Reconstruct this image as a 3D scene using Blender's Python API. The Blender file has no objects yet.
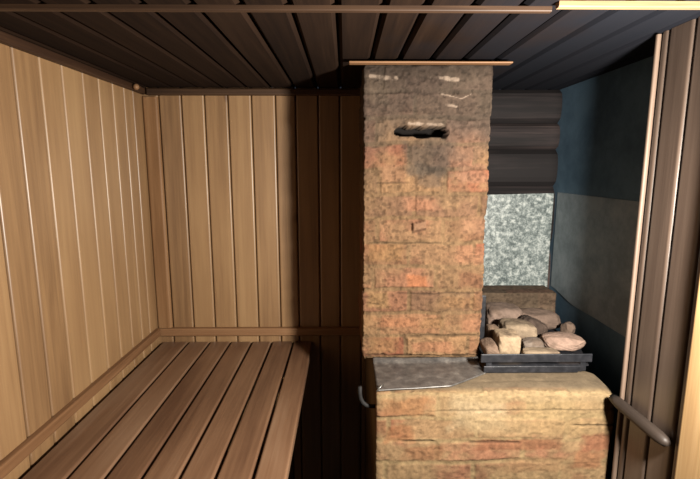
import bpy, bmesh, math, random
import numpy as np
from mathutils import Vector, Matrix

sc = bpy.context.scene
COL = sc.collection
rnd = random.Random(7)

# ------------------------------------------------------------------ helpers
ALB = .55                                   # every colour scaled down, so less bounced light fills the shade
def lin(r, g, b):
    f = lambda c: (c/255/12.92) if c/255 <= .04045 else ((c/255+.055)/1.055)**2.4
    return (ALB*f(r), ALB*f(g), ALB*f(b))

def _hash(ix, iy, seed):
    h = (ix.astype(np.int64)*374761393 + iy.astype(np.int64)*668265263 + seed*974634541) & 0x7fffffff
    h = ((h ^ (h >> 13))*1274126177) & 0x7fffffff
    h = (h ^ (h >> 16)) & 0x7fffffff
    return (h % 100003)/100003.0

def vnoise(x, y, seed=0):
    ix = np.floor(x); iy = np.floor(y); fx = x-ix; fy = y-iy
    fx = fx*fx*(3-2*fx); fy = fy*fy*(3-2*fy)
    a = _hash(ix, iy, seed); b = _hash(ix+1, iy, seed); c = _hash(ix, iy+1, seed); d = _hash(ix+1, iy+1, seed)
    return (a*(1-fx)+b*fx)*(1-fy)+(c*(1-fx)+d*fx)*fy

def fbm(x, y, seed=0, o=4):
    s = 0; w = .5; t = 0
    for i in range(o):
        s = s+w*vnoise(x*2**i, y*2**i, seed+i*17); t += w; w *= .55
    return s/t

def sstep(a, b, x):
    t = np.clip((x-a)/(b-a), 0, 1); return t*t*(3-2*t)

class MB:
    """collects vertices, faces and a per-vertex tone into one mesh"""
    def __init__(self): self.v = []; self.f = []; self.c = []
    def add(self, vs, fs, col=(.5, .5, .5)):
        n = len(self.v); self.v += [tuple(p) for p in vs]; self.f += [tuple(n+i for i in q) for q in fs]
        self.c += [col]*len(vs) if not isinstance(col, list) else col
        return self
    def box(self, lo, hi, col=(.5, .5, .5)):
        x0, y0, z0 = lo; x1, y1, z1 = hi
        return self.add([(x0,y0,z0),(x1,y0,z0),(x1,y1,z0),(x0,y1,z0),(x0,y0,z1),(x1,y0,z1),(x1,y1,z1),(x0,y1,z1)],
                        [(0,3,2,1),(4,5,6,7),(0,1,5,4),(1,2,6,5),(2,3,7,6),(3,0,4,7)], col)
    def prism(self, prof, a, b, fr, col=(.5, .5, .5)):
        """profile points (p,h) swept from a to b; fr maps (p,l,h) to world"""
        n = len(prof)
        vs = [fr(p, a, h) for p, h in prof]+[fr(p, b, h) for p, h in prof]
        fs = [(i, (i+1) % n, n+(i+1) % n, n+i) for i in range(n)]+[tuple(range(n-1, -1, -1)), tuple(range(n, 2*n))]
        return self.add(vs, fs, col)
    def tube(self, pts, r, n=12, col=(.5, .5, .5)):
        pts = [Vector(p) for p in pts]; rs = r if isinstance(r, list) else [r]*len(pts)
        vs = []; fs = []
        for i, p in enumerate(pts):
            t = (pts[min(i+1, len(pts)-1)]-pts[max(i-1, 0)]).normalized()
            u = t.cross(Vector((0, 0, 1)) if abs(t.z) < .9 else Vector((1, 0, 0))).normalized(); w = t.cross(u)
            for k in range(n):
                a = 2*math.pi*k/n; vs.append(p+(u*math.cos(a)+w*math.sin(a))*rs[i])
        for i in range(len(pts)-1):
            for k in range(n): fs.append((i*n+k, i*n+(k+1) % n, (i+1)*n+(k+1) % n, (i+1)*n+k))
        fs += [tuple(range(n-1, -1, -1)), tuple((len(pts)-1)*n+k for k in range(n))]
        return self.add(vs, fs, col)
    def build(self, name, mat, parent=None, bevel=0, smooth=False, origin=None):
        off = Vector(origin) if origin else (Vector(parent_world(parent)) if parent else Vector((0, 0, 0)))
        me = bpy.data.meshes.new(name)
        me.from_pydata([tuple(Vector(p)-off) for p in self.v], [], self.f)
        bm = bmesh.new(); bm.from_mesh(me); bmesh.ops.recalc_face_normals(bm, faces=bm.faces); bm.to_mesh(me); bm.free()
        ca = me.color_attributes.new('tone', 'FLOAT_COLOR', 'POINT')
        ca.data.foreach_set('color', np.array([(*c, 1) for c in self.c], dtype=np.float32).ravel())
        if smooth: me.polygons.foreach_set('use_smooth', [True]*len(me.polygons))
        me.materials.append(mat)
        o = bpy.data.objects.new(name, me); COL.objects.link(o)
        if parent: o.parent = parent; 
        if origin and not parent: o.location = off
        if bevel:
            m = o.modifiers.new('bevel', 'BEVEL'); m.width = bevel; m.segments = 2; m.limit_method = 'ANGLE'
        return o

def parent_world(o):
    p = Vector((0, 0, 0))
    while o: p += o.location; o = o.parent
    return p

def tag(o, label, cat=None, group=None, kind=None):
    o['label'] = label
    if cat: o['category'] = cat
    if group: o['group'] = group
    if kind: o['kind'] = kind
    return o

def thing(name, loc, label, cat, group=None):
    o = bpy.data.objects.new(name, None); COL.objects.link(o); o.location = loc; o.empty_display_size = .1
    return tag(o, label, cat, group)

def grid_mesh(name, P, colr, mat, parent=None, closed_u=False, caps=True, smooth=True):
    """P: (nu,nv,3) array"""
    nu, nv, _ = P.shape
    m = MB(); m.v = [tuple(p) for p in P.reshape(-1, 3)]; m.c = [tuple(c) for c in colr.reshape(-1, 3)]
    for i in range(nu-(0 if closed_u else 1)):
        for j in range(nv-1):
            a = i*nv+j; b = ((i+1) % nu)*nv+j
            m.f.append((a, b, b+1, a+1))
    if caps:
        m.f.append(tuple(i*nv for i in range(nu))[::-1]); m.f.append(tuple(i*nv+nv-1 for i in range(nu)))
    return m.build(name, mat, parent, smooth=smooth)

# ------------------------------------------------------------------ materials
def new_mat(name):
    m = bpy.data.materials.new(name); m.use_nodes = True
    nt = m.node_tree; b = nt.nodes['Principled BSDF']
    return m, nt, b

def wood(name, dark, mid, light, axis, rough=.55, blotch=.25, vary=.35, scale=1.0, bump=.15, sheen=.3, soft=0.0, knots=0):
    """grain runs along 'axis'; every board reads its own tone from the 'tone' attribute"""
    m, nt, b = new_mat(name); N = nt.nodes; L = nt.links
    tc = N.new('ShaderNodeTexCoord'); at = N.new('ShaderNodeAttribute'); at.attribute_name = 'tone'
    sep = N.new('ShaderNodeSeparateColor'); L.new(at.outputs['Color'], sep.inputs[0])
    mul = N.new('ShaderNodeMath'); mul.operation = 'MULTIPLY'; mul.inputs[1].default_value = 37.0; L.new(sep.outputs[1], mul.inputs[0])
    add = N.new('ShaderNodeVectorMath'); add.operation = 'ADD'; L.new(tc.outputs['Object'], add.inputs[0]); L.new(mul.outputs[0], add.inputs[1])
    def mapping(across, along):
        mp = N.new('ShaderNodeMapping'); s = [across*scale]*3; s['XYZ'.index(axis)] = along*scale
        mp.inputs['Scale'].default_value = s; L.new(add.outputs[0], mp.inputs[0]); return mp
    n1 = N.new('ShaderNodeTexNoise'); n1.inputs['Scale'].default_value = 1; n1.inputs['Detail'].default_value = 5; n1.inputs['Roughness'].default_value = .6
    n1.inputs['Distortion'].default_value = .6
    L.new(mapping(45, 1.6).outputs[0], n1.inputs['Vector'])
    n2 = N.new('ShaderNodeTexNoise'); n2.inputs['Scale'].default_value = 1; n2.inputs['Detail'].default_value = 3
    L.new(mapping(7, 1.7).outputs[0], n2.inputs['Vector'])
    n3 = N.new('ShaderNodeTexNoise'); n3.inputs['Scale'].default_value = 1; n3.inputs['Detail'].default_value = 2
    L.new(mapping(220, 6).outputs[0], n3.inputs['Vector'])
    mx = N.new('ShaderNodeMath'); mx.operation = 'MULTIPLY_ADD'; mx.inputs[1].default_value = blotch*2
    sub = N.new('ShaderNodeMath'); sub.operation = 'SUBTRACT'; sub.inputs[1].default_value = .5; L.new(n2.outputs[0], sub.inputs[0])
    L.new(sub.outputs[0], mx.inputs[0]); L.new(n1.outputs[0], mx.inputs[2])
    sv = N.new('ShaderNodeMath'); sv.operation = 'SUBTRACT'; sv.inputs[1].default_value = .5; L.new(sep.outputs[0], sv.inputs[0])
    mv = N.new('ShaderNodeMath'); mv.operation = 'MULTIPLY_ADD'; mv.inputs[1].default_value = vary; L.new(sv.outputs[0], mv.inputs[0]); L.new(mx.outputs[0], mv.inputs[2])
    s3 = N.new('ShaderNodeMath'); s3.operation = 'SUBTRACT'; s3.inputs[1].default_value = .5; L.new(n3.outputs[0], s3.inputs[0])
    m3 = N.new('ShaderNodeMath'); m3.operation = 'MULTIPLY_ADD'; m3.inputs[1].default_value = .35; L.new(s3.outputs[0], m3.inputs[0]); L.new(mv.outputs[0], m3.inputs[2])
    cr = N.new('ShaderNodeValToRGB'); L.new(m3.outputs[0], cr.inputs[0]); e = cr.color_ramp.elements
    e[0].position = .22-soft; e[0].color = (*lin(*dark), 1); e[1].position = .8+soft; e[1].color = (*lin(*light), 1)
    k = cr.color_ramp.elements.new(.5); k.color = (*lin(*mid), 1)
    colour = cr.outputs[0]
    if knots:
        vo = N.new('ShaderNodeTexVoronoi'); vo.inputs['Scale'].default_value = 1; L.new(mapping(9, 5).outputs[0], vo.inputs['Vector'])
        vs2 = N.new('ShaderNodeSeparateColor'); L.new(vo.outputs['Color'], vs2.inputs[0])
        k1 = N.new('ShaderNodeMapRange'); k1.inputs[1].default_value = .06; k1.inputs[2].default_value = .15; k1.inputs[3].default_value = knots; k1.inputs[4].default_value = 0; L.new(vo.outputs['Distance'], k1.inputs[0])
        k2 = N.new('ShaderNodeMath'); k2.operation = 'GREATER_THAN'; k2.inputs[1].default_value = .86; L.new(vs2.outputs[0], k2.inputs[0])
        k3 = N.new('ShaderNodeMath'); k3.operation = 'MULTIPLY'; L.new(k1.outputs[0], k3.inputs[0]); L.new(k2.outputs[0], k3.inputs[1])
        km = N.new('ShaderNodeMixRGB'); L.new(k3.outputs[0], km.inputs[0]); L.new(colour, km.inputs[1]); km.inputs[2].default_value = (*lin(96, 62, 38), 1); colour = km.outputs[0]
    L.new(colour, b.inputs['Base Color'])
    b.inputs['Roughness'].default_value = rough; b.inputs['Specular IOR Level'].default_value = sheen
    bp = N.new('ShaderNodeBump'); bp.inputs['Strength'].default_value = bump; bp.inputs['Distance'].default_value = .002
    L.new(m3.outputs[0], bp.inputs['Height']); L.new(bp.outputs[0], b.inputs['Normal'])
    return m

def toned(name, rough=.92, nscale=90, amt=.35, bump=.5, spec=.2, metal=0.0, dist=.003):
    """colour from the 'tone' attribute, broken up by fine grit"""
    m, nt, b = new_mat(name); N = nt.nodes; L = nt.links
    at = N.new('ShaderNodeAttribute'); at.attribute_name = 'tone'
    tc = N.new('ShaderNodeTexCoord'); n = N.new('ShaderNodeTexNoise'); n.inputs['Scale'].default_value = nscale; n.inputs['Detail'].default_value = 6; n.inputs['Roughness'].default_value = .7
    L.new(tc.outputs['Object'], n.inputs['Vector'])
    mr = N.new('ShaderNodeMapRange'); mr.inputs[1].default_value = .25; mr.inputs[2].default_value = .75; mr.inputs[3].default_value = 1-amt; mr.inputs[4].default_value = 1+amt
    L.new(n.outputs[0], mr.inputs[0])
    mm = N.new('ShaderNodeVectorMath'); mm.operation = 'SCALE'; L.new(at.outputs['Color'], mm.inputs[0]); L.new(mr.outputs[0], mm.inputs['Scale'])
    L.new(mm.outputs[0], b.inputs['Base Color'])
    b.inputs['Roughness'].default_value = rough; b.inputs['Specular IOR Level'].default_value = spec; b.inputs['Metallic'].default_value = metal
    bp = N.new('ShaderNodeBump'); bp.inputs['Strength'].default_value = bump; bp.inputs['Distance'].default_value = dist
    L.new(n.outputs[0], bp.inputs['Height']); L.new(bp.outputs[0], b.inputs['Normal'])
    return m

def speckled(name, c0, c1, c2, scale=60, rough=.5, metal=.2, lo=.38, hi=.62, bump=.1):
    m, nt, b = new_mat(name); N = nt.nodes; L = nt.links
    tc = N.new('ShaderNodeTexCoord')
    n = N.new('ShaderNodeTexNoise'); n.inputs['Scale'].default_value = scale; n.inputs['Detail'].default_value = 5; n.inputs['Roughness'].default_value = .72
    L.new(tc.outputs['Object'], n.inputs['Vector'])
    cr = N.new('ShaderNodeValToRGB'); L.new(n.outputs[0], cr.inputs[0]); e = cr.color_ramp.elements
    e[0].position = lo; e[0].color = (*lin(*c0), 1); e[1].position = hi; e[1].color = (*lin(*c2), 1)
    k = cr.color_ramp.elements.new((lo+hi)/2); k.color = (*lin(*c1), 1)
    L.new(cr.outputs[0], b.inputs['Base Color']); b.inputs['Roughness'].default_value = rough; b.inputs['Metallic'].default_value = metal
    bp = N.new('ShaderNodeBump'); bp.inputs['Strength'].default_value = bump; bp.inputs['Distance'].default_value = .002
    L.new(n.outputs[0], bp.inputs['Height']); L.new(bp.outputs[0], b.inputs['Normal'])
    return m

M = {
 'wallZ': wood('lining wood vertical', (150,114,78), (182,143,100), (204,165,118), 'Z', rough=.43, vary=.4, sheen=.9, soft=.14, blotch=.45, knots=.6),
 'trimX': wood('moulding wood x', (136,98,66), (164,122,86), (186,146,106), 'X'),
 'trimY': wood('moulding wood y', (136,98,66), (164,122,86), (186,146,106), 'Y'),
 'trimZ': wood('corner wood', (142,104,68), (168,126,86), (188,148,106), 'Z'),
 'browntrimY': wood('dark moulding wood', (66,44,30), (88,62,42), (106,78,54), 'Y'),
 'browntrimX': wood('dark batten wood', (66,47,34), (86,63,45), (104,79,58), 'X'),
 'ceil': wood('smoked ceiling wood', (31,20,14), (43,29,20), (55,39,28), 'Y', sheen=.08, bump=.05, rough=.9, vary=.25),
 'ceil2': wood('dark near wall wood', (42,29,22), (58,42,32), (76,57,44), 'Z', rough=.6, vary=.25),
 'bench': wood('weathered bench wood', (112,80,60), (147,111,84), (170,136,108), 'Y', rough=.4, sheen=.5, blotch=.9, vary=.22, bump=.2, soft=.22),
 'benchX': wood('bench frame wood', (70,48,34), (94,68,48), (112,84,62), 'X'),
 'benchZ': wood('bench leg wood', (70,48,34), (94,68,48), (112,84,62), 'Z'),
 'cladZ': wood('grey brown cladding', (70,56,48), (86,71,61), (102,86,75), 'Z', vary=.3, rough=.4, sheen=.9),
 'post': wood('pale door post', (176,140,96), (198,162,114), (214,180,134), 'Z', vary=.1),
 'raildark': wood('dark rail wood', (44,36,31), (55,46,40), (68,58,51), 'Y'),
 'batten': wood('pale batten', (140,106,76), (176,142,106), (206,176,138), 'X', vary=.2),
 'batten2': wood('pale bead', (104,86,74), (124,104,90), (142,122,106), 'Z', vary=.2),
 'log': wood('sooty logs', (30,26,27), (54,46,46), (92,78,74), 'X', rough=.8, blotch=.6, vary=.9),
 'brick': toned('smeared brick', amt=.22),
 'stone': toned('sauna stone', nscale=70, amt=.25, bump=.6),
 'floor': wood('dark wet floor', (30,24,20), (44,36,30), (58,48,40), 'Y'),
 'zinc': speckled('spangled zinc sheet', (78,92,92), (140,152,150), (206,214,210), 62, .55, .0, .38, .64),
 'greysheet': speckled('dull grey sheet', (140,154,162), (160,174,182), (178,190,198), 9, .6, .0),
 'blue': speckled('haze blue wall', (82,114,138), (95,128,152), (108,142,166), 5, .75, .0),  # the blue paints lens haze into the recess wall colour
 'steel': speckled('black steel', (34,36,42), (50,52,58), (70,70,76), 40, .45, .35, .35, .7),
 'plate': speckled('scuffed hot plate', (84,82,81), (112,109,106), (150,146,140), 26, .38, .3, .32, .7, .3),
 'shiny': speckled('bright steel', (170,170,165), (200,200,195), (225,225,220), 40, .25, .9),
 'soot': speckled('soot', (8,7,7), (14,12,12), (22,20,19), 60, .8, .0),
}

def R(a=0, b=1): return rnd.uniform(a, b)

# bluish lens haze painted as a dark ceiling tint over the heater, ragged border
def haze_patch(m, x0, x1, col):
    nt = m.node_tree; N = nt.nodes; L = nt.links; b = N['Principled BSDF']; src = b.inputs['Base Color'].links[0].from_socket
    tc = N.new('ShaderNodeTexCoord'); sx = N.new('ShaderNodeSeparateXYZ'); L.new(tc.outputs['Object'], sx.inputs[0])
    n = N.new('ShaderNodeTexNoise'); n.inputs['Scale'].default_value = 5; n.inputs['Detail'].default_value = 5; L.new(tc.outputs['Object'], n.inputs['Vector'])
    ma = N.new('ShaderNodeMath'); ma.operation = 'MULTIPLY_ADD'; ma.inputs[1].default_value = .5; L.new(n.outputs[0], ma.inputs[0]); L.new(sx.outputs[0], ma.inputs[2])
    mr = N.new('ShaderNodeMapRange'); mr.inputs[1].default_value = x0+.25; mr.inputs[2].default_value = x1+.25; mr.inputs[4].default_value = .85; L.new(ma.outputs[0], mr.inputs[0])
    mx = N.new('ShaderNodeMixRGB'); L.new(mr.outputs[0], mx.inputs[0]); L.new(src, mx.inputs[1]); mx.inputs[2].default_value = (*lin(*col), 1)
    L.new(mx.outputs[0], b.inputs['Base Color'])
haze_patch(M['ceil'], .15, .5, (28, 33, 42))

# ------------------------------------------------------------------ room dimensions
XL, XR, XREC = -.797, .74, .868          # left wall, right cladding, heater recess
YB, YN, YC = 1.85, -.62, 1.119           # back wall, near wall, far end of right cladding
ZC = 2.032

def boards(m, edges, l0, l1, fr, t=.012, bev=.0065, gap=.0018, back=-.006, vary=1, flat=False):
    for a, b in zip(edges[:-1], edges[1:]):
        c = (.5+(R()-.5)*vary, R(), R())
        p = [(a+gap, back), (b-gap, back)]+[(b-gap-bev+bev*math.sin(q), t-bev+bev*math.cos(q)) for q in [math.pi/2-k*math.pi/12 for k in range(7)]]
        p += [(a+gap+bev-bev*math.sin(q), t-bev+bev*math.cos(q)) for q in [k*math.pi/12 for k in range(7)]]
        if flat: p = [(a+gap, back), (b-gap, back), (b-gap, t-bev), (b-gap-bev, t), (a+gap+bev, t), (a+gap, t-bev)]
        m.prism(p, l0, l1, fr, c)
    return m

def struct(o, label, cat='wall'):
    return tag(o, label, cat, kind='structure')

# left wall: boards run up, spaced along Y
yl = [1.143, 1.24, 1.335, 1.437, 1.527, 1.617, 1.697, 1.768, YB]
e = [1.143-.095*k for k in range(18, 0, -1)]+yl
m = MB(); boards(m, e, 0, ZC, lambda p, l, h: (XL-.012+h, p, l)); m.box((XL-.05, YN, 0), (XL-.018, YB, ZC))
struct(m.build('wall_left', M['wallZ']), 'left wall of upright tan tongue and groove boards above the bench')
# back wall
xb = [-.93, -.83, -.737, -.648, -.557, -.464, -.371, -.276, -.196, -.106, -.02, .07, .16, .25, .34, .43]
m = MB(); boards(m, xb, 0, ZC, lambda p, l, h: (p, YB+.012-h, l)); m.box((XL-.05, YB+.018, 0), (.43, YB+.05, ZC))
struct(m.build('wall_back', M['wallZ']), 'back wall of upright tan boards between corner and brick chimney')
# heater recess back: sooty horizontal logs
m = MB(); z = 0
for hgt in [.28, .3, .27, .28, .26, .255, .15, .105, .132]:
    prof = []
    for k in range(9):
        a = -1+2*k/8; prof.append((z+hgt/2+a*hgt*.497, .03*math.sqrt(max(0, 1-abs(a)**2.5))))
    m.prism(prof+[(z+hgt*.997, -.03), (z+hgt*.003, -.03)], .43, XREC+.05, lambda p, l, h: (l, YB+.03-h, p), (R(), R(), R())); z += hgt
struct(m.build('wall_recess', M['log']), 'dark sooty log wall in the recess behind the heater')
# recess right wall
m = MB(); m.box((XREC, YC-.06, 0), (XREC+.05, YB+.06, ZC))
struct(m.build('wall_recess_right', M['blue']), 'smooth side wall of the heater recess, coloured with a blue haze tint')
# right cladding partition
m = MB(); ye = [YN, -.53, -.44, -.35, -.26, -.17, -.08, .01, .10, .19, .28, .37, .46, .55, .64, .735, .83, .924, 1.003, 1.082, 1.108]
boards(m, ye, 0, ZC, lambda p, l, h: (XR+.012-h, p, l), bev=.009); m.box((XR+.018, YN, 0), (XREC+.05, YC-.002, ZC))
struct(m.build('wall_right', M['cladZ']), 'right wall of grey brown upright boards beside the heater recess')
# near wall, floor, ceiling
m = MB(); boards(m, [XL-.05+.0956*k for k in range(18)], 0, ZC, lambda p, l, h: (p, YN-.012+h, l)); m.box((XL-.05, YN-.06, 0), (XREC+.05, YN-.018, ZC))
struct(m.build('wall_near', M['ceil2']), 'wall of upright dark boards behind the camera')
m = MB(); fx = [XL-.05+.107*k for k in range(17)]
boards(m, fx, YN-.05, YB+.05, lambda p, l, h: (p, l, -.012+h), bev=.003); m.box((XL-.05, YN-.05, -.06), (XREC+.05, YB+.06, -.018))
struct(m.build('floor', M['floor']), 'dark board floor between bench and stove', 'floor')
xc = [-.487-.096*k for k in range(4, 0, -1)]+[-.487, -.39, -.295, -.201, -.109, -.017, .076, .158, .253, .348, .444, .54, .635, .73, .825, .92]
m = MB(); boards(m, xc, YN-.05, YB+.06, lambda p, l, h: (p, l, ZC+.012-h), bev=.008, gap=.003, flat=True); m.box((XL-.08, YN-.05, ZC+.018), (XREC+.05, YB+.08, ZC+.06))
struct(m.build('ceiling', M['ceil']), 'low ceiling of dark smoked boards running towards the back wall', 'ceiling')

# ------------------------------------------------------------------ trims
def rprof(w, t, r=.005):
    q = [k*math.pi/10 for k in range(6)]
    return [(0, 0), (w, 0)]+[(w-r+r*math.cos(k), t-r+r*math.sin(k)) for k in q]+[(r-r*math.sin(k), t-r+r*math.cos(k)) for k in q]
m = MB(); m.prism(rprof(.026, .014, .006), YN+.01, YB-.004, lambda p, l, h: (XL+h, l, ZC-.027+p), (R(), R(), R()))
struct(m.build('trim_1', M['browntrimY']), 'dark brown moulding along the top of the left wall', 'moulding')
m = MB(); m.prism(rprof(.026, .018, .006), XL+.024, .43, lambda p, l, h: (l, YB-h, ZC-.03+p), (R(), R(), R()))
struct(m.build('trim_2', M['browntrimX']), 'narrow brown moulding along the top of the back wall', 'moulding')
m = MB(); m.prism(rprof(.06, .016, .01), 1.05, ZC-.036, lambda p, l, h: (XL+.001+p, YB-h, l), (R(), R(), R()))
struct(m.build('trim_3', M['trimZ']), 'upright corner strip where left and back walls meet', 'corner strip')
m = MB(); m.prism(rprof(.033, .022, .006), YN+.01, YB-.026, lambda p, l, h: (XL+h*.8, l, 1.019+p), (R(), R(), R()))
struct(m.build('trim_4', M['trimY']), 'horizontal skirting strip on the left wall just above the bench', 'skirting')
m = MB(); m.prism(rprof(.034, .022, .006), XL+.001, .43, lambda p, l, h: (l, YB-h, 1.014+p), (R(), R(), R()))
struct(m.build('trim_5', M['trimX']), 'horizontal skirting strip on the back wall behind the bench', 'skirting')
m = MB(); m.prism(rprof(.014, .010, .003), XL+.02, .405, lambda p, l, h: (l, .934+p, ZC-h), (.3, R(), R()))
struct(m.build('trim_6', M['browntrimX']), 'brown batten nailed across the ceiling from the left wall', 'batten')
m = MB(); m.prism(rprof(.016, .011, .003), .4055, XR-.002, lambda p, l, h: (l, .905+p, ZC-h), (.8, R(), R()))
struct(m.build('trim_9', M['batten']), 'short pale batten continuing across the ceiling to the right wall', 'batten')
m = MB(); m.prism(rprof(.0105, .016, .004), 0, ZC-.002, lambda p, l, h: (XR+.010-h, 1.1085+p, l), (.8, R(), R()))
struct(m.build('trim_7', M['batten2']), 'thin pale upright bead at the end of the grey brown right wall', 'edge strip')
m = MB(); m.prism(rprof(.112, .022, .008), 0, ZC-.002, lambda p, l, h: (XR-.002-h, .772+p, l), (.5, R(), R()))
struct(m.build('trim_8', M['post']), 'pale yellow door post at the right edge', 'door post')

# round peg where mouldings meet in the far left corner
m = MB(); m.tube([(XL+.021, 1.738, 2.016), (XL+.030, 1.736, 2.016), (XL+.036, 1.735, 2.016)], [.011, .011, .007], 16)
tag(m.build('wooden_peg', M['trimX'], smooth=True), 'small round peg under the ceiling in the far left corner', 'peg')

# ------------------------------------------------------------------ bench
ZB = .984
b = thing('sauna_bench', (-.46, 1.1, 0), 'long low sauna bench of seven brown weathered slats along left wall', 'bench')
xs = [-.785, -.672, -.581, -.492, -.401, -.315, -.224, -.138]
for i in range(7):
    m = MB(); a, c = xs[i]+.0045, xs[i+1]-.0045; t = .024; r = .006
    prof = [(a+p, h) for p, h in rprof(c-a, t, r)]
    m.prism(prof, .30, YB-.004-.003*R(), lambda p, l, h: (p, l, ZB-.024+h), (R(), R(), R()))
    m.build('slat', M['bench'], b)
for y in (.45, 1.08, 1.70):
    MB().box((-.78, y, ZB-.094), (-.19, y+.045, ZB-.0245), (R(), R(), R())).build('cross_beam', M['benchX'], b, bevel=.003)
for x in (-.77, -.26):
    for y in (.50, 1.64):
        MB().box((x, y, 0), (x+.05, y+.05, ZB-.0945), (R(), R(), R())).build('leg', M['benchZ'], b, bevel=.003)

# ------------------------------------------------------------------ masonry
PAL = [lin(164,118,86), lin(148,106,78), lin(170,118,90), lin(140,104,80), lin(176,134,96), lin(172,106,78)]
def masonry(u, v, L, H, v0, seed, over, palette=PAL, clay=(158,124,90), smear=.5, rough=1.0, gain=.75):
    """relief (m) and colour of smeared brickwork at metres u across, v up"""
    wu = u+.010*(fbm(u*14, v*14, seed)-.5); wv = v+.012*(fbm(u*11, v*11, seed+5)-.5)+.002*np.sin(u*23)
    ci = np.floor((wv-v0)/H); fv = (wv-v0)/H-ci
    sh = np.where(ci % 2 == 0, .0, .5)+(_hash(ci, ci*0, seed+9)-.5)*.15
    uu = wu/L+sh; bi = np.floor(uu); fu = uu-bi
    du = np.minimum(fu, 1-fu)*L; dv = np.minimum(fv, 1-fv)*H; d = np.minimum(du, dv)
    joint = 1-sstep(.003, .009, d+.004*(fbm(u*60, v*60, seed+2)-.5))
    hb = _hash(bi, ci, seed+21); idx = np.minimum((hb*len(palette)).astype(int), len(palette)-1)
    col = np.array(palette)[idx]*(.85+.3*_hash(bi, ci, seed+33))[..., None]
    cl = np.array(lin(*clay))
    sm = sstep(smear-.12, smear+.14, 1-fbm(u*9, v*12, seed+41, 5))
    brickness = (1-joint)*(1-.75*sm)
    gro = np.array(lin(128,98,70))
    base = cl*(.8+.4*fbm(u*25, v*25, seed+3)[..., None])
    col = base*(1-brickness[..., None])+col*brickness[..., None]
    jd = joint*(1-.75*sm)*(.35+.65*fbm(u*6, v*8, seed+81))
    col = col*(1-.3*jd[..., None])+gro*.6*(.3*jd[..., None])
    for (cu, cv, hu, hv, c, s) in over:
        n = .5*(fbm(u*45, v*45, seed+int(cu*1000), 4)-.5)
        q = np.maximum(np.abs(u-cu)/hu, np.abs(v-cv)/hv)+n
        a = (1-sstep(.6, 1.1, q+.45*(fbm(u*28, v*28, seed+int(cv*100), 4)-.5)))*s
        col = col*(1-a[..., None])+np.array(lin(*c))*a[..., None]
    g = fbm(u*120, v*90, seed+60, 3)
    col = col*(1+rough*(.66+.62*g-1))[..., None]
    pit = sstep(.52, .72, fbm(u*75, v*110, seed+91, 3)); col = col*(1-.34*rough*pit)[..., None]
    streak = fbm(u*70, v*7, seed+71, 3); col = col*(.84+.32*streak)[..., None]*gain
    grey = col.mean(-1, keepdims=True); col = (grey+(col-grey)*.86)*np.array([1.0, .97, .86])
    rel = -.0045*jd+rough*(.008*(fbm(u*20, v*20, seed+50, 5)-.5)+.0036*(g-.5))-.0022*rough*sstep(.52, .72, fbm(u*75, v*110, seed+91, 3))+.004*(_hash(bi, ci, seed+77)-.5)*(1-joint)
    return rel, col

# --- stove base
st = thing('stove_base', (.43, 1.45, 0), 'wide brick and clay stove base smeared with tan plaster, under the chimney', 'stove')
BX0, BX1, BF, BK, BT = .085, .758, 1.157, 1.82, 1.106
xs_ = np.linspace(BX0, BX1, 232)
zs = np.concatenate([np.linspace(0, .78, 30)[:-1], np.linspace(.78, BT-.016, 110)])
rr = .016; ang = np.linspace(0, math.pi/2, 12)[1:-1]
py = np.concatenate([np.full(len(zs), BF), BF+rr-rr*np.cos(ang), np.linspace(BF+rr, BK, 130)])
pz = np.concatenate([zs, BT-rr+rr*np.sin(ang), np.full(130, BT)])
ny = np.concatenate([np.full(len(zs), -1.), -np.cos(ang), np.zeros(130)])
nz = np.concatenate([np.zeros(len(zs)), np.sin(ang), np.ones(130)])
arc = np.concatenate([zs, BT-rr+rr*ang, BT-rr+rr*math.pi/2+np.linspace(0, BK-BF-rr, 130)])
U, A = np.meshgrid(xs_, arc, indexing='ij')
over = [(.375, 1.05, .085, .06, (190,168,134), .75), (.43, 1.01, .12, .03, (186,158,118), .6), (.62, 1.055, .15, .035, (176,150,108), .7),
        (.72, .955, .06, .03, (160,96,70), .75), (.48, .95, .13, .018, (150,92,64), .7), (.69, .90, .05, .03, (168,104,70), .6),
        (.17, 1.065, .07, .03, (176,118,74), .6), (.15, .985, .05, .03, (178,114,72), .6), (.22, .925, .06, .025, (160,104,70), .6),
        (.60, 1.0, .12, .025, (176,146,104), .7), (.55, 1.10, .26, .028, (168,144,108), .85), (.55, .885, .10, .025, (164,126,90), .6)]
rel, colr = masonry(U, A, .25, .068, .898, 11, over, clay=(172,145,106), smear=.38, rough=.55, gain=.89)
top = sstep(BT+.004, BT+.03, A)
tp = np.array(lin(128,112,90))*(.65+.6*fbm(U*30, A*30, 90, 5))[..., None]
colr = colr*(1-top[..., None])+tp*top[..., None]
rel = rel*(1-.75*top)+top*.002*(fbm(U*18, A*18, 91)-.5)
# long crack lines and chipped front lip
crack = np.exp(-((A-(.962+.006*(fbm(U*9, A*0, 7)-.5)))/.0022)**2)*sstep(.14, .17, U)*(1-sstep(.24, .26, U))
crack += np.exp(-((A-(1.052+.004*(fbm(U*9, A*0, 8)-.5)))/.0016)**2)*sstep(.2, .3, U)*.6
crack += np.exp(-((A-(.958+.006*(fbm(U*9, A*0, 9)-.5)))/.0025)**2)*sstep(.33, .36, U)*(1-sstep(.48, .5, U))
crack += np.exp(-((A-(1.006+.01*(fbm(U*12, A*0, 10)-.5)))/.002)**2)*sstep(.62, .66, U)
crack = np.clip(crack, 0, 1); rel = rel-.006*crack; colr = colr*(1-.7*crack[..., None])
lip = np.exp(-((A-BT)/.022)**2); rel = rel-lip*.011*np.clip(fbm(U*13, A*0+.3, 55)-.25, 0, 1)
ed = np.minimum(U-BX0, BX1-U); re = .014; inset = np.where(ed < re, re-np.sqrt(np.maximum(0, re**2-(re-np.minimum(ed, re))**2)), 0)*np.where(U > .4, 1, .35)
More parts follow.
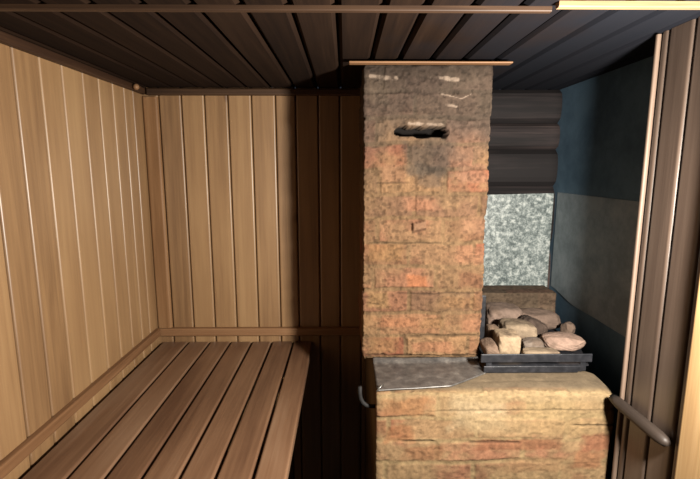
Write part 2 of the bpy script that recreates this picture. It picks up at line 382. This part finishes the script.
cut = sstep(.72, BX1, U)*.008*np.exp(-((A-BT)/.05)**2)
rel = rel-inset-cut
P = np.stack([U, np.broadcast_to(py, U.shape)+ny*rel, np.broadcast_to(pz, U.shape)+nz*rel], -1)
kk = sstep(1.272, 1.30, P[..., 1])*sstep(.3, .75, U); P[..., 0] = P[..., 0]-(BX1-.735)*kk*(U-.3)/(BX1-.3)
P[:, -1, 1] = BK
P2 = np.concatenate([P, np.stack([U[:, :1], np.full_like(U[:, :1], BK), np.zeros_like(U[:, :1])], -1)], 1)
P2[..., 2] = np.maximum(P2[..., 2], 0)
c2 = np.concatenate([colr, colr[:, -1:]], 1)
nu, nv, _ = P2.shape
mb = MB(); mb.v = [tuple(p) for p in P2.reshape(-1, 3)]; mb.c = [tuple(c) for c in np.clip(c2, 0, 1).reshape(-1, 3)]
for i in range(nu-1):
    for j in range(nv):
        a_ = i*nv+j; b_ = (i+1)*nv+j; j2 = (j+1) % nv
        mb.f.append((a_, i*nv+j2, (i+1)*nv+j2, b_))
mb.f.append(tuple(range(nv))); mb.f.append(tuple((nu-1)*nv+j for j in range(nv-1, -1, -1)))
mb.build('masonry', M['brick'], st, smooth=True)

# steel hot plate let into the top, curled up where it meets the chimney
nx, nyy = 60, 40
Xp, T = np.meshgrid(np.linspace(0, 1, nx), np.linspace(0, 1, nyy), indexing='ij')
x_ = .088+Xp*(.425-.088)
front = np.where(x_ < .30, 1.168+(x_-.088)*.11, 1.1913+(x_-.30)*.66)
y_ = front+T*(1.362-front)
zc_ = BT+.004+.011*sstep(.86, 1., T)*(.7+.6*fbm(Xp*5, T*0, 4))+.0015*fbm(Xp*6, T*4, 3)
zt = zc_
P = np.stack([x_, y_, zt], -1)
mb = MB(); top_v = P.reshape(-1, 3); bot = top_v-np.array([0, 0, .004]); n_ = len(top_v)
mb.v = [tuple(p) for p in top_v]+[tuple(p) for p in bot]; mb.c = [(.5, .5, .5)]*(2*n_)
for i in range(nx-1):
    for j in range(nyy-1):
        a_ = i*nyy+j; q = (a_, a_+nyy, a_+nyy+1, a_+1); mb.f.append(q); mb.f.append(tuple(n_+k for k in q[::-1]))
rim = [i*nyy for i in range(nx)]+[(nx-1)*nyy+j for j in range(1, nyy)]+[i*nyy+nyy-1 for i in range(nx-2, -1, -1)]+[j for j in range(nyy-2, 0, -1)]
for k in range(len(rim)):
    a_, b_ = rim[k], rim[(k+1) % len(rim)]; mb.f.append((a_, n_+a_, n_+b_, b_))
o = mb.build('hot_plate', M['plate'], st, smooth=True); o['label'] = 'grey scuffed steel hot plate'
# bent dark handle on the left side and a bright wire end at the plate corner
m = MB(); pts = [(.090, 1.19, 1.05), (.072, 1.19, 1.05), (.058, 1.19, 1.054), (.049, 1.19, 1.062), (.043, 1.19, 1.075), (.041, 1.19, 1.09), (.041, 1.19, 1.11)]
m.tube(pts, .006, 10); o = m.build('handle', M['soot'], st, smooth=True); o['label'] = 'dark bent metal handle'
m = MB(); m.tube([(.086, 1.163, 1.108), (.092, 1.166, 1.116), (.102, 1.172, 1.124), (.106, 1.178, 1.120)], .0018, 8)
o = m.build('wire_end', M['shiny'], st, smooth=True); o['label'] = 'bright bent wire end'
# brick ledge behind the stones
LX0, LX1, LF, LB, LT = .44, .829, 1.70, 1.82, 1.236
nxl = 120; path = [(LF, z) for z in np.linspace(BT+.004, LT-.004, 60)]+[(LF+.004, LT)]+[(y, LT) for y in np.linspace(LF+.008, LB, 30)]
xsl = np.linspace(LX0, LX1, nxl); pa = np.array(path); arcl = np.concatenate([pa[:60, 1], LT+(pa[60:, 0]-LF)])
U, A = np.meshgrid(xsl, arcl, indexing='ij')
rel, colr = masonry(U, A, .25, .072, LT-.072, 23, [(.70, 1.135, .2, .026, (134,84,66), .8), (.65, 1.21, .25, .03, (116,98,82), .75)], palette=[lin(128,108,92), lin(118,96,82), lin(132,100,84)], clay=(128,110,94))
rel[:, 60:] *= .4
P = np.stack([U, pa[None, :, 0]+np.where(np.arange(len(pa)) < 60, -1, 0)[None]*rel, pa[None, :, 1]+np.where(np.arange(len(pa)) >= 60, 1, 0)[None]*rel], -1)
mb = MB(); P = np.concatenate([P, np.stack([U[:, :1], np.full_like(U[:, :1], LB), np.full_like(U[:, :1], BT+.004)], -1)], 1); colr = np.concatenate([colr, colr[:, -1:]], 1)
nu, nv, _ = P.shape; mb.v = [tuple(p) for p in P.reshape(-1, 3)]; mb.c = [tuple(c) for c in np.clip(colr, 0, 1).reshape(-1, 3)]
for i in range(nu-1):
    for j in range(nv):
        j2 = (j+1) % nv; mb.f.append((i*nv+j, i*nv+j2, (i+1)*nv+j2, (i+1)*nv+j))
mb.f.append(tuple(range(nv))); mb.f.append(tuple((nu-1)*nv+j for j in range(nv-1, -1, -1)))
tag(mb.build('brick_ledge', M['brick'], smooth=True), 'low grey brown brick ledge of two courses behind the stones', 'brick ledge')

# --- chimney
ch = thing('brick_chimney', (.245, 1.56, 1.112), 'tall square brick chimney from stove top to ceiling, clay smeared, sooty above', 'chimney')
CX0, CX1, CF, CB, CZ0, CZ1 = .055, .434, 1.37, 1.75, 1.112, 2.016
zs = np.linspace(CZ0, CZ1, 330)
fx_ = np.linspace(CX0, CX1, 170); r = .006
per = [(CX0, y, -1, 0, CX0-(y-CF)) for y in np.linspace(CB, CF+r, 30)]
per += [(CX0+r-r*math.cos(a), CF+r-r*math.sin(a), -math.cos(a), -math.sin(a), CX0+r*(a/(math.pi/2))) for a in (.5, 1.05)]
per += [(x, CF, 0, -1, x) for x in np.linspace(CX0+r, CX1-r, 165)]
per += [(CX1-r+r*math.sin(a), CF+r-r*math.cos(a), math.sin(a), -math.cos(a), CX1) for a in (.5, 1.05)]
per += [(CX1, y, 1, 0, CX1+(y-CF)) for y in np.linspace(CF+r, CB, 30)]
pr_ = np.array(per)
U, V = np.meshgrid(pr_[:, 4], zs, indexing='ij')
over = [(.229, 1.952, .05, .03, (146,100,84), .6), (.405, 1.854, .03, .03, (150,112,84), .6), (.352, 1.766, .075, .026, (164,122,96), .6),
        (.145, 1.702, .04, .03, (176,128,98), .65), (.385, 1.702, .05, .03, (172,122,98), .65), (.235, 1.612, .06, .022, (178,126,98), .65),
        (.097, 1.946, .035, .045, (172,138,96), .5), (.232, 1.607, .04, .018, (180,122,92), .6), (.397, 1.547, .05, .03, (174,128,100), .6),
        (.125, 1.463, .06, .03, (172,130,84), .6), (.392, 1.452, .05, .032, (178,124,94), .65), (.226, 1.37, .035, .02, (200,124,80), .8),
        (.392, 1.37, .042, .026, (142,96,70), .6), (.165, 1.234, .07, .018, (192,130,92), .75), (.405, 1.222, .035, .022, (184,128,96), .7),
        (.275, 1.152, .075, .02, (180,122,90), .7), (.12, 1.16, .05, .03, (176,136,92), .6), (.10, 1.31, .04, .03, (184,146,98), .7),
        (.36, 1.30, .07, .022, (164,120,80), .5), (.28, 1.232, .045, .022, (170,128,86), .6),
        # dark soot stain under the damper slot
        (.245, 1.745, .075, .055, (104,92,84), .7), (.25, 1.70, .045, .04, (96,86,80), .5)]
rel, colr = masonry(U, V, .20, .075, 1.117, 31, over, smear=.56)
# soot film on the upper courses, patchy
so = sstep(1.62, 1.92, V+.30*(fbm(U*7, V*7, 5)-.5))*.85
colr = colr*(1-so[..., None])+colr.mean(-1, keepdims=True)*np.array([1.14, .90, .72])*so[..., None]*.44
soe = sstep(1.955, 2.01, V+.05*(fbm(U*13, V*9, 6)-.5))*.45; colr = colr*(1-soe[..., None])
# chalky white scrapes
for (a0, b0, a1, b1, w) in [(.255, 1.982, .33, 1.975, .007), (.285, 1.935, .345, 1.922, .003), (.345, 1.922, .372, 1.935, .003), (.075, 1.985, .15, 1.978, .007), (.30, 1.905, .33, 1.90, .004), (.19, 1.85, .29, 1.847, .006), (.30, 1.835, .315, 1.815, .003)]:
    t = np.clip(((U-a0)*(a1-a0)+(V-b0)*(b1-b0))/((a1-a0)**2+(b1-b0)**2), 0, 1)
    d = np.hypot(U-(a0+t*(a1-a0)), V-(b0+t*(b1-b0)))+.006*(fbm(U*60, V*60, 8)-.5)
    a = (1-sstep(w*.4, w, d))*.5*sstep(.3, .6, fbm(U*50, V*50, 12)); colr = colr*(1-a[..., None])+np.array(lin(200,178,158))*a[..., None]
# cracks along a few joints
for vz, u0, u1, s in [(1.298, .06, .12, 3), (1.675, .08, .20, 4), (1.19, .2, .43, 6), (1.33, .15, .43, 7), (1.49, .06, .3, 8), (1.125, .06, .43, 9)]:
    k = np.exp(-((V-(vz+.012*(fbm(U*18, V*0, s)-.5)))/.0022)**2)*sstep(u0, u0+.02, U)*(1-sstep(u1-.02, u1, U)); rel = rel-.005*k; colr = colr*(1-.55*k[..., None])
# protruding stub of brick
q = np.maximum(np.abs(U-.227)/.022, np.abs(V-(1.545+.25*(U-.227)))/.013)+.2*(fbm(U*60, V*60, 13)-.5)
bo = 1-sstep(.8, 1.0, q); rel = rel+.012*bo; colr = colr*(1-bo[..., None]*.7)+np.array(lin(140,108,84))*bo[..., None]*.7
un = np.exp(-((V-(1.529+.25*(U-.227)))/.004)**2)*(np.abs(U-.227) < .022); colr = colr*(1-.6*un[..., None])
# ragged bottom edge
rel = rel-.006*(1-sstep(CZ0, CZ0+.02, V+.02*(fbm(U*25, V*0, 14)-.5)))
# the damper slot: a ragged horizontal opening
mid = 1.825-.025*(U-.235)+.012*(fbm(U*30, V*0, 15)-.5); hh = 0.0165*np.clip(1-((U-.228)/.082)**6, 0, 1)**.5*(.45+1.0*fbm(U*30, V*0+.5, 16))
inside = (np.abs(V-mid) < hh) & (np.abs(U-.228) < .082)
rel = np.where(inside, -.085, rel)
near = (1-sstep(0, .012, np.abs(V-mid)-hh))*(np.abs(U-.228) < .084)
colr = np.where(inside[..., None], np.array(lin(20,16,14)), colr*(1-.25*near[..., None]))
P = np.stack([pr_[:, 0][:, None]+pr_[:, 2][:, None]*rel, pr_[:, 1][:, None]+pr_[:, 3][:, None]*rel, V], -1)
grid_mesh('masonry', P, np.clip(colr, 0, 1), M['brick'], ch, closed_u=True)
m = MB(); m.box((.165, 1.42, 1.812), (.295, 1.45, 1.816)); o = m.build('damper_plate', M['soot'], ch); o['label'] = 'thin dark damper plate inside the slot'
m = MB()
m.box((.012, 1.345, 2.0165), (.482, 1.375, 2.0215), (.4, .3, .2))
o = m.build('collar_board', M['trimX'], ch, bevel=.002); o['label'] = 'thin pale board across the chimney top'

# ------------------------------------------------------------------ heater tray
tr = thing('stone_tray', (.575, 1.45, BT+.003), 'black steel tray with two front rails holding stones beside the chimney', 'tray')
z0 = BT+.0035
def railbar(lo, hi, name, lab=None):
    o = MB().box(lo, hi).build(name, M['steel'], tr, bevel=.0015)
    if lab: o['label'] = lab
railbar((.407, 1.272, 1.1425), (.743, 1.278, 1.1685), 'rail', 'upper front rail')
railbar((.417, 1.272, 1.1095), (.703, 1.278, 1.1305), 'rail', 'lower front rail')
m = MB(); tp_ = [(.44, 1.279), (.737, 1.279), (.776, 1.40), (.776, 1.66), (.44, 1.66)]
m.add([(x, y, 1.128) for x, y in tp_]+[(x, y, 1.132) for x, y in tp_], [(4,3,2,1,0), (5,6,7,8,9)]+[(k, (k+1) % 5, 5+(k+1) % 5, 5+k) for k in range(5)])
m.build('tray_floor', M['steel'], tr)
for x in (.45, .69):
    railbar((x, 1.279, z0), (x+.03, 1.31, 1.1275), 'foot'); railbar((x, 1.62, z0), (x+.03, 1.65, 1.1275), 'foot')
for x in (.425, .712): railbar((x, 1.2785, 1.112), (x+.018, 1.283, 1.166), 'rail_bracket')
railbar((.448, 1.445, 1.1325), (.470, 1.451, 1.300), 'upright', 'upright flat steel bar')

# ------------------------------------------------------------------ stones
def stone(label, c, h, boxy, rot, seed, col, name='sauna_stone', rough=.16, dark=None):
    bm = bmesh.new(); bmesh.ops.create_icosphere(bm, subdivisions=5, radius=1)
    vs = np.array([v.co[:] for v in bm.verts])
    p = boxy; n = (np.abs(vs)**p).sum(1)**(1/p); vs = vs/n[:, None]
    # break flat facets
    r_ = random.Random(seed)
    for k in range(9):
        d = Vector((r_.gauss(0, 1), r_.gauss(0, 1), r_.gauss(0, 1))).normalized(); d = np.array(d[:]); lim = r_.uniform(.74, .95)*(1+.15*(p-2))
        s = vs@d; ex = np.maximum(0, s-lim); vs = vs-d[None]*ex[:, None]*.85
    rad = fbm(vs[:, 0]*1.7+vs[:, 2]*1.1+seed, vs[:, 1]*1.7-vs[:, 2]*.9+seed*.37, seed, 4)-.5
    fine = fbm(vs[:, 0]*7+vs[:, 2]*5+seed, vs[:, 1]*7-vs[:, 2]*4, seed+3, 3)-.5
    vs = vs*(1+rough*1.4*rad+.07*fine)[:, None]
    vs = vs/np.abs(vs).max(0)[None]
    Rm = np.array(Matrix.Rotation(rot, 3, 'Y'))
    vs = vs*np.array([h[0], h[1], h[2]]); vs = vs@Rm.T
    vs[:, 2] = np.maximum(vs[:, 2], -h[2])
    t = fbm(vs[:, 0]*40+seed, vs[:, 2]*40+vs[:, 1]*25, seed+8, 4); b2 = sstep(.55, .75, fbm(vs[:, 0]*22+seed*3, vs[:, 2]*22+vs[:, 1]*15, seed+9, 3))
    cc = np.array(lin(*col))[None]*(.55+.5*t)[:, None]
    dk = np.array(lin(*(dark or (110, 92, 78))))
    cc = cc*(1-.6*b2[:, None])+dk*.6*b2[:, None]
    mb = MB(); mb.v = [tuple(v+np.array(c)) for v in vs]; mb.f = [tuple(v.index for v in f.verts) for f in bm.faces]; mb.c = [tuple(k) for k in np.clip(cc, 0, 1)]
    bm.free()
    o = mb.build(name, M['stone'], smooth=True, origin=c)
    tag(o, label, 'stone', 'sauna stones in the steel tray')
    return o
F0 = 1.1335
def S(label, x, y, hx, hy, top, boxy, rot, seed, col, dark=None, rough=.16, fl=F0):
    hz = (top-fl)/2; stone(label, (x, y, fl+hz), (hx, hy, hz), boxy, rot, seed, col, rough=rough, dark=dark)
S('pinkish brown blocky stone at the back left, against the upright bar', .582, 1.60, .070, .06, 1.222, 5, .0, 3, (154,132,118))
S('large domed brown stone at the back right, below the brick ledge', .716, 1.597, .080, .055, 1.202, 3, .05, 5, (146,124,110))
S('dark cracked angular stone in the middle of the pile', .660, 1.508, .056, .036, 1.200, 3.4, .35, 8, (100,84,74), (60,50,44), .3)
S('tan cube shaped stone at the front left with a bright top', .514, 1.362, .038, .042, 1.206, 8, .04, 12, (192,168,138))
S('bigger tan stone behind the front left cube shaped stone', .584, 1.452, .060, .048, 1.210, 5, .10, 14, (170,150,126))
S('brown wedge stone at the far left, beside the chimney', .456, 1.348, .022, .044, 1.182, 5, -.35, 17, (146,122,104))
S('small grey round stone in the hollow at the front middle', .604, 1.374, .034, .028, 1.180, 3, 0, 21, (146,132,120))
S('pinkish pale oblong boulder at the front right of the pile', .714, 1.405, .070, .046, 1.180, 4.0, .06, 26, (190,160,142))
S('small brown stone at the back right end of the pile, below the grey sheet', .776, 1.492, .022, .022, 1.192, 3, .1, 41, (132,112,98))
S('narrow brown stone squeezed between the upright bar and the big tan stone', .497, 1.452, .024, .038, 1.196, 3.5, .15, 43, (148,124,104))
S('flat tan slab lying just behind the front rail', .606, 1.317, .060, .024, 1.166, 5, 0, 31, (170,150,126))

# ------------------------------------------------------------------ heat shields
def sheet(name, label, nu, nv, fn, mat, th):
    U, V = np.meshgrid(np.linspace(0, 1, nu), np.linspace(0, 1, nv), indexing='ij')
    P = fn(U, V); n_ = nu*nv; back = P+np.array(th)
    mb = MB(); mb.v = [tuple(p) for p in P.reshape(-1, 3)]+[tuple(p) for p in back.reshape(-1, 3)]; mb.c = [(.5, .5, .5)]*(2*n_)
    for i in range(nu-1):
        for j in range(nv-1):
            a = i*nv+j; q = (a, a+nv, a+nv+1, a+1); mb.f.append(q); mb.f.append(tuple(n_+k for k in q[::-1]))
    rim = [i*nv for i in range(nu)]+[(nu-1)*nv+j for j in range(1, nv)]+[i*nv+nv-1 for i in range(nu-2, -1, -1)]+[j for j in range(nv-2, 0, -1)]
    for k in range(len(rim)):
        a, b = rim[k], rim[(k+1) % len(rim)]; mb.f.append((a, n_+a, n_+b, b))
    return tag(mb.build(name, mat, smooth=False), label, 'metal sheet')
sheet('heat_shield', 'pale speckled zinc sheet on the log wall behind the heater', 40, 40,
      lambda u, v: np.stack([.436+u*(.857-.436), 1.8455-.002*np.sin(u*5)*np.sin(v*4), 1.20+v*(.408+.010*u)], -1), M['zinc'], (0, .0015, 0))
sheet('heat_shield', 'dull grey metal sheet on the right side wall of the heater recess', 40, 40,
      lambda u, v: np.stack([.8662-.003*np.abs(np.sin(u*6))*(1-v), 1.126+u*(1.832-1.126), (1.205+.026*sstep(.7, 1, u))+v*(1.622-1.205-.026*sstep(.7, 1, u))], -1), M['greysheet'], (.0015, 0, 0))

# ------------------------------------------------------------------ dark rail on the right wall
m = MB(); m.tube([(.724, 1.128, 1.106), (.723, 1.10, 1.106), (.723, 1.0, 1.107), (.723, .945, 1.108), (.7245, .926, 1.108), (.726, .918, 1.108)], [.011, .0145, .015, .015, .012, .006], 14)
tag(m.build('wall_rail', M['raildark'], smooth=True), 'dark rounded rail running along the right wall at stove height', 'rail')

# ------------------------------------------------------------------ light
ld = bpy.data.lights.new('lamp', 'SPOT'); ld.energy = 84; ld.color = (1.0, .92, .82); ld.shadow_soft_size = .045
ld.spot_size = math.radians(172); ld.spot_blend = .45
lo = bpy.data.objects.new('lamp', ld); lo.location = (.605, .50, 1.62); COL.objects.link(lo)
lo.rotation_euler = Vector((-.55, .9, -.12)).to_track_quat('-Z', 'Y').to_euler()
w = bpy.data.worlds.new('world'); sc.world = w; w.use_nodes = True
w.node_tree.nodes['Background'].inputs[0].default_value = (.5, .6, .8, 1); w.node_tree.nodes['Background'].inputs[1].default_value = .02

# ------------------------------------------------------------------ camera
F_ = 450.0; pitch = math.atan(71.5/F_); yaw = math.atan(5/F_*math.cos(pitch))
cd = bpy.data.cameras.new('camera'); cd.sensor_fit = 'HORIZONTAL'; cd.sensor_width = 36; cd.lens = 36*F_/700; cd.clip_start = .02
co = bpy.data.objects.new('camera', cd); co.location = (0, 0, 1.72); co.rotation_euler = (math.pi/2-pitch, 0, -yaw); COL.objects.link(co)
sc.camera = co
vs_ = sc.view_settings; sc.display_settings.display_device = 'sRGB'
vs_.view_transform = 'Standard'; vs_.look = 'None'; vs_.gamma = 1; vs_.use_curve_mapping = False; vs_.exposure = .95
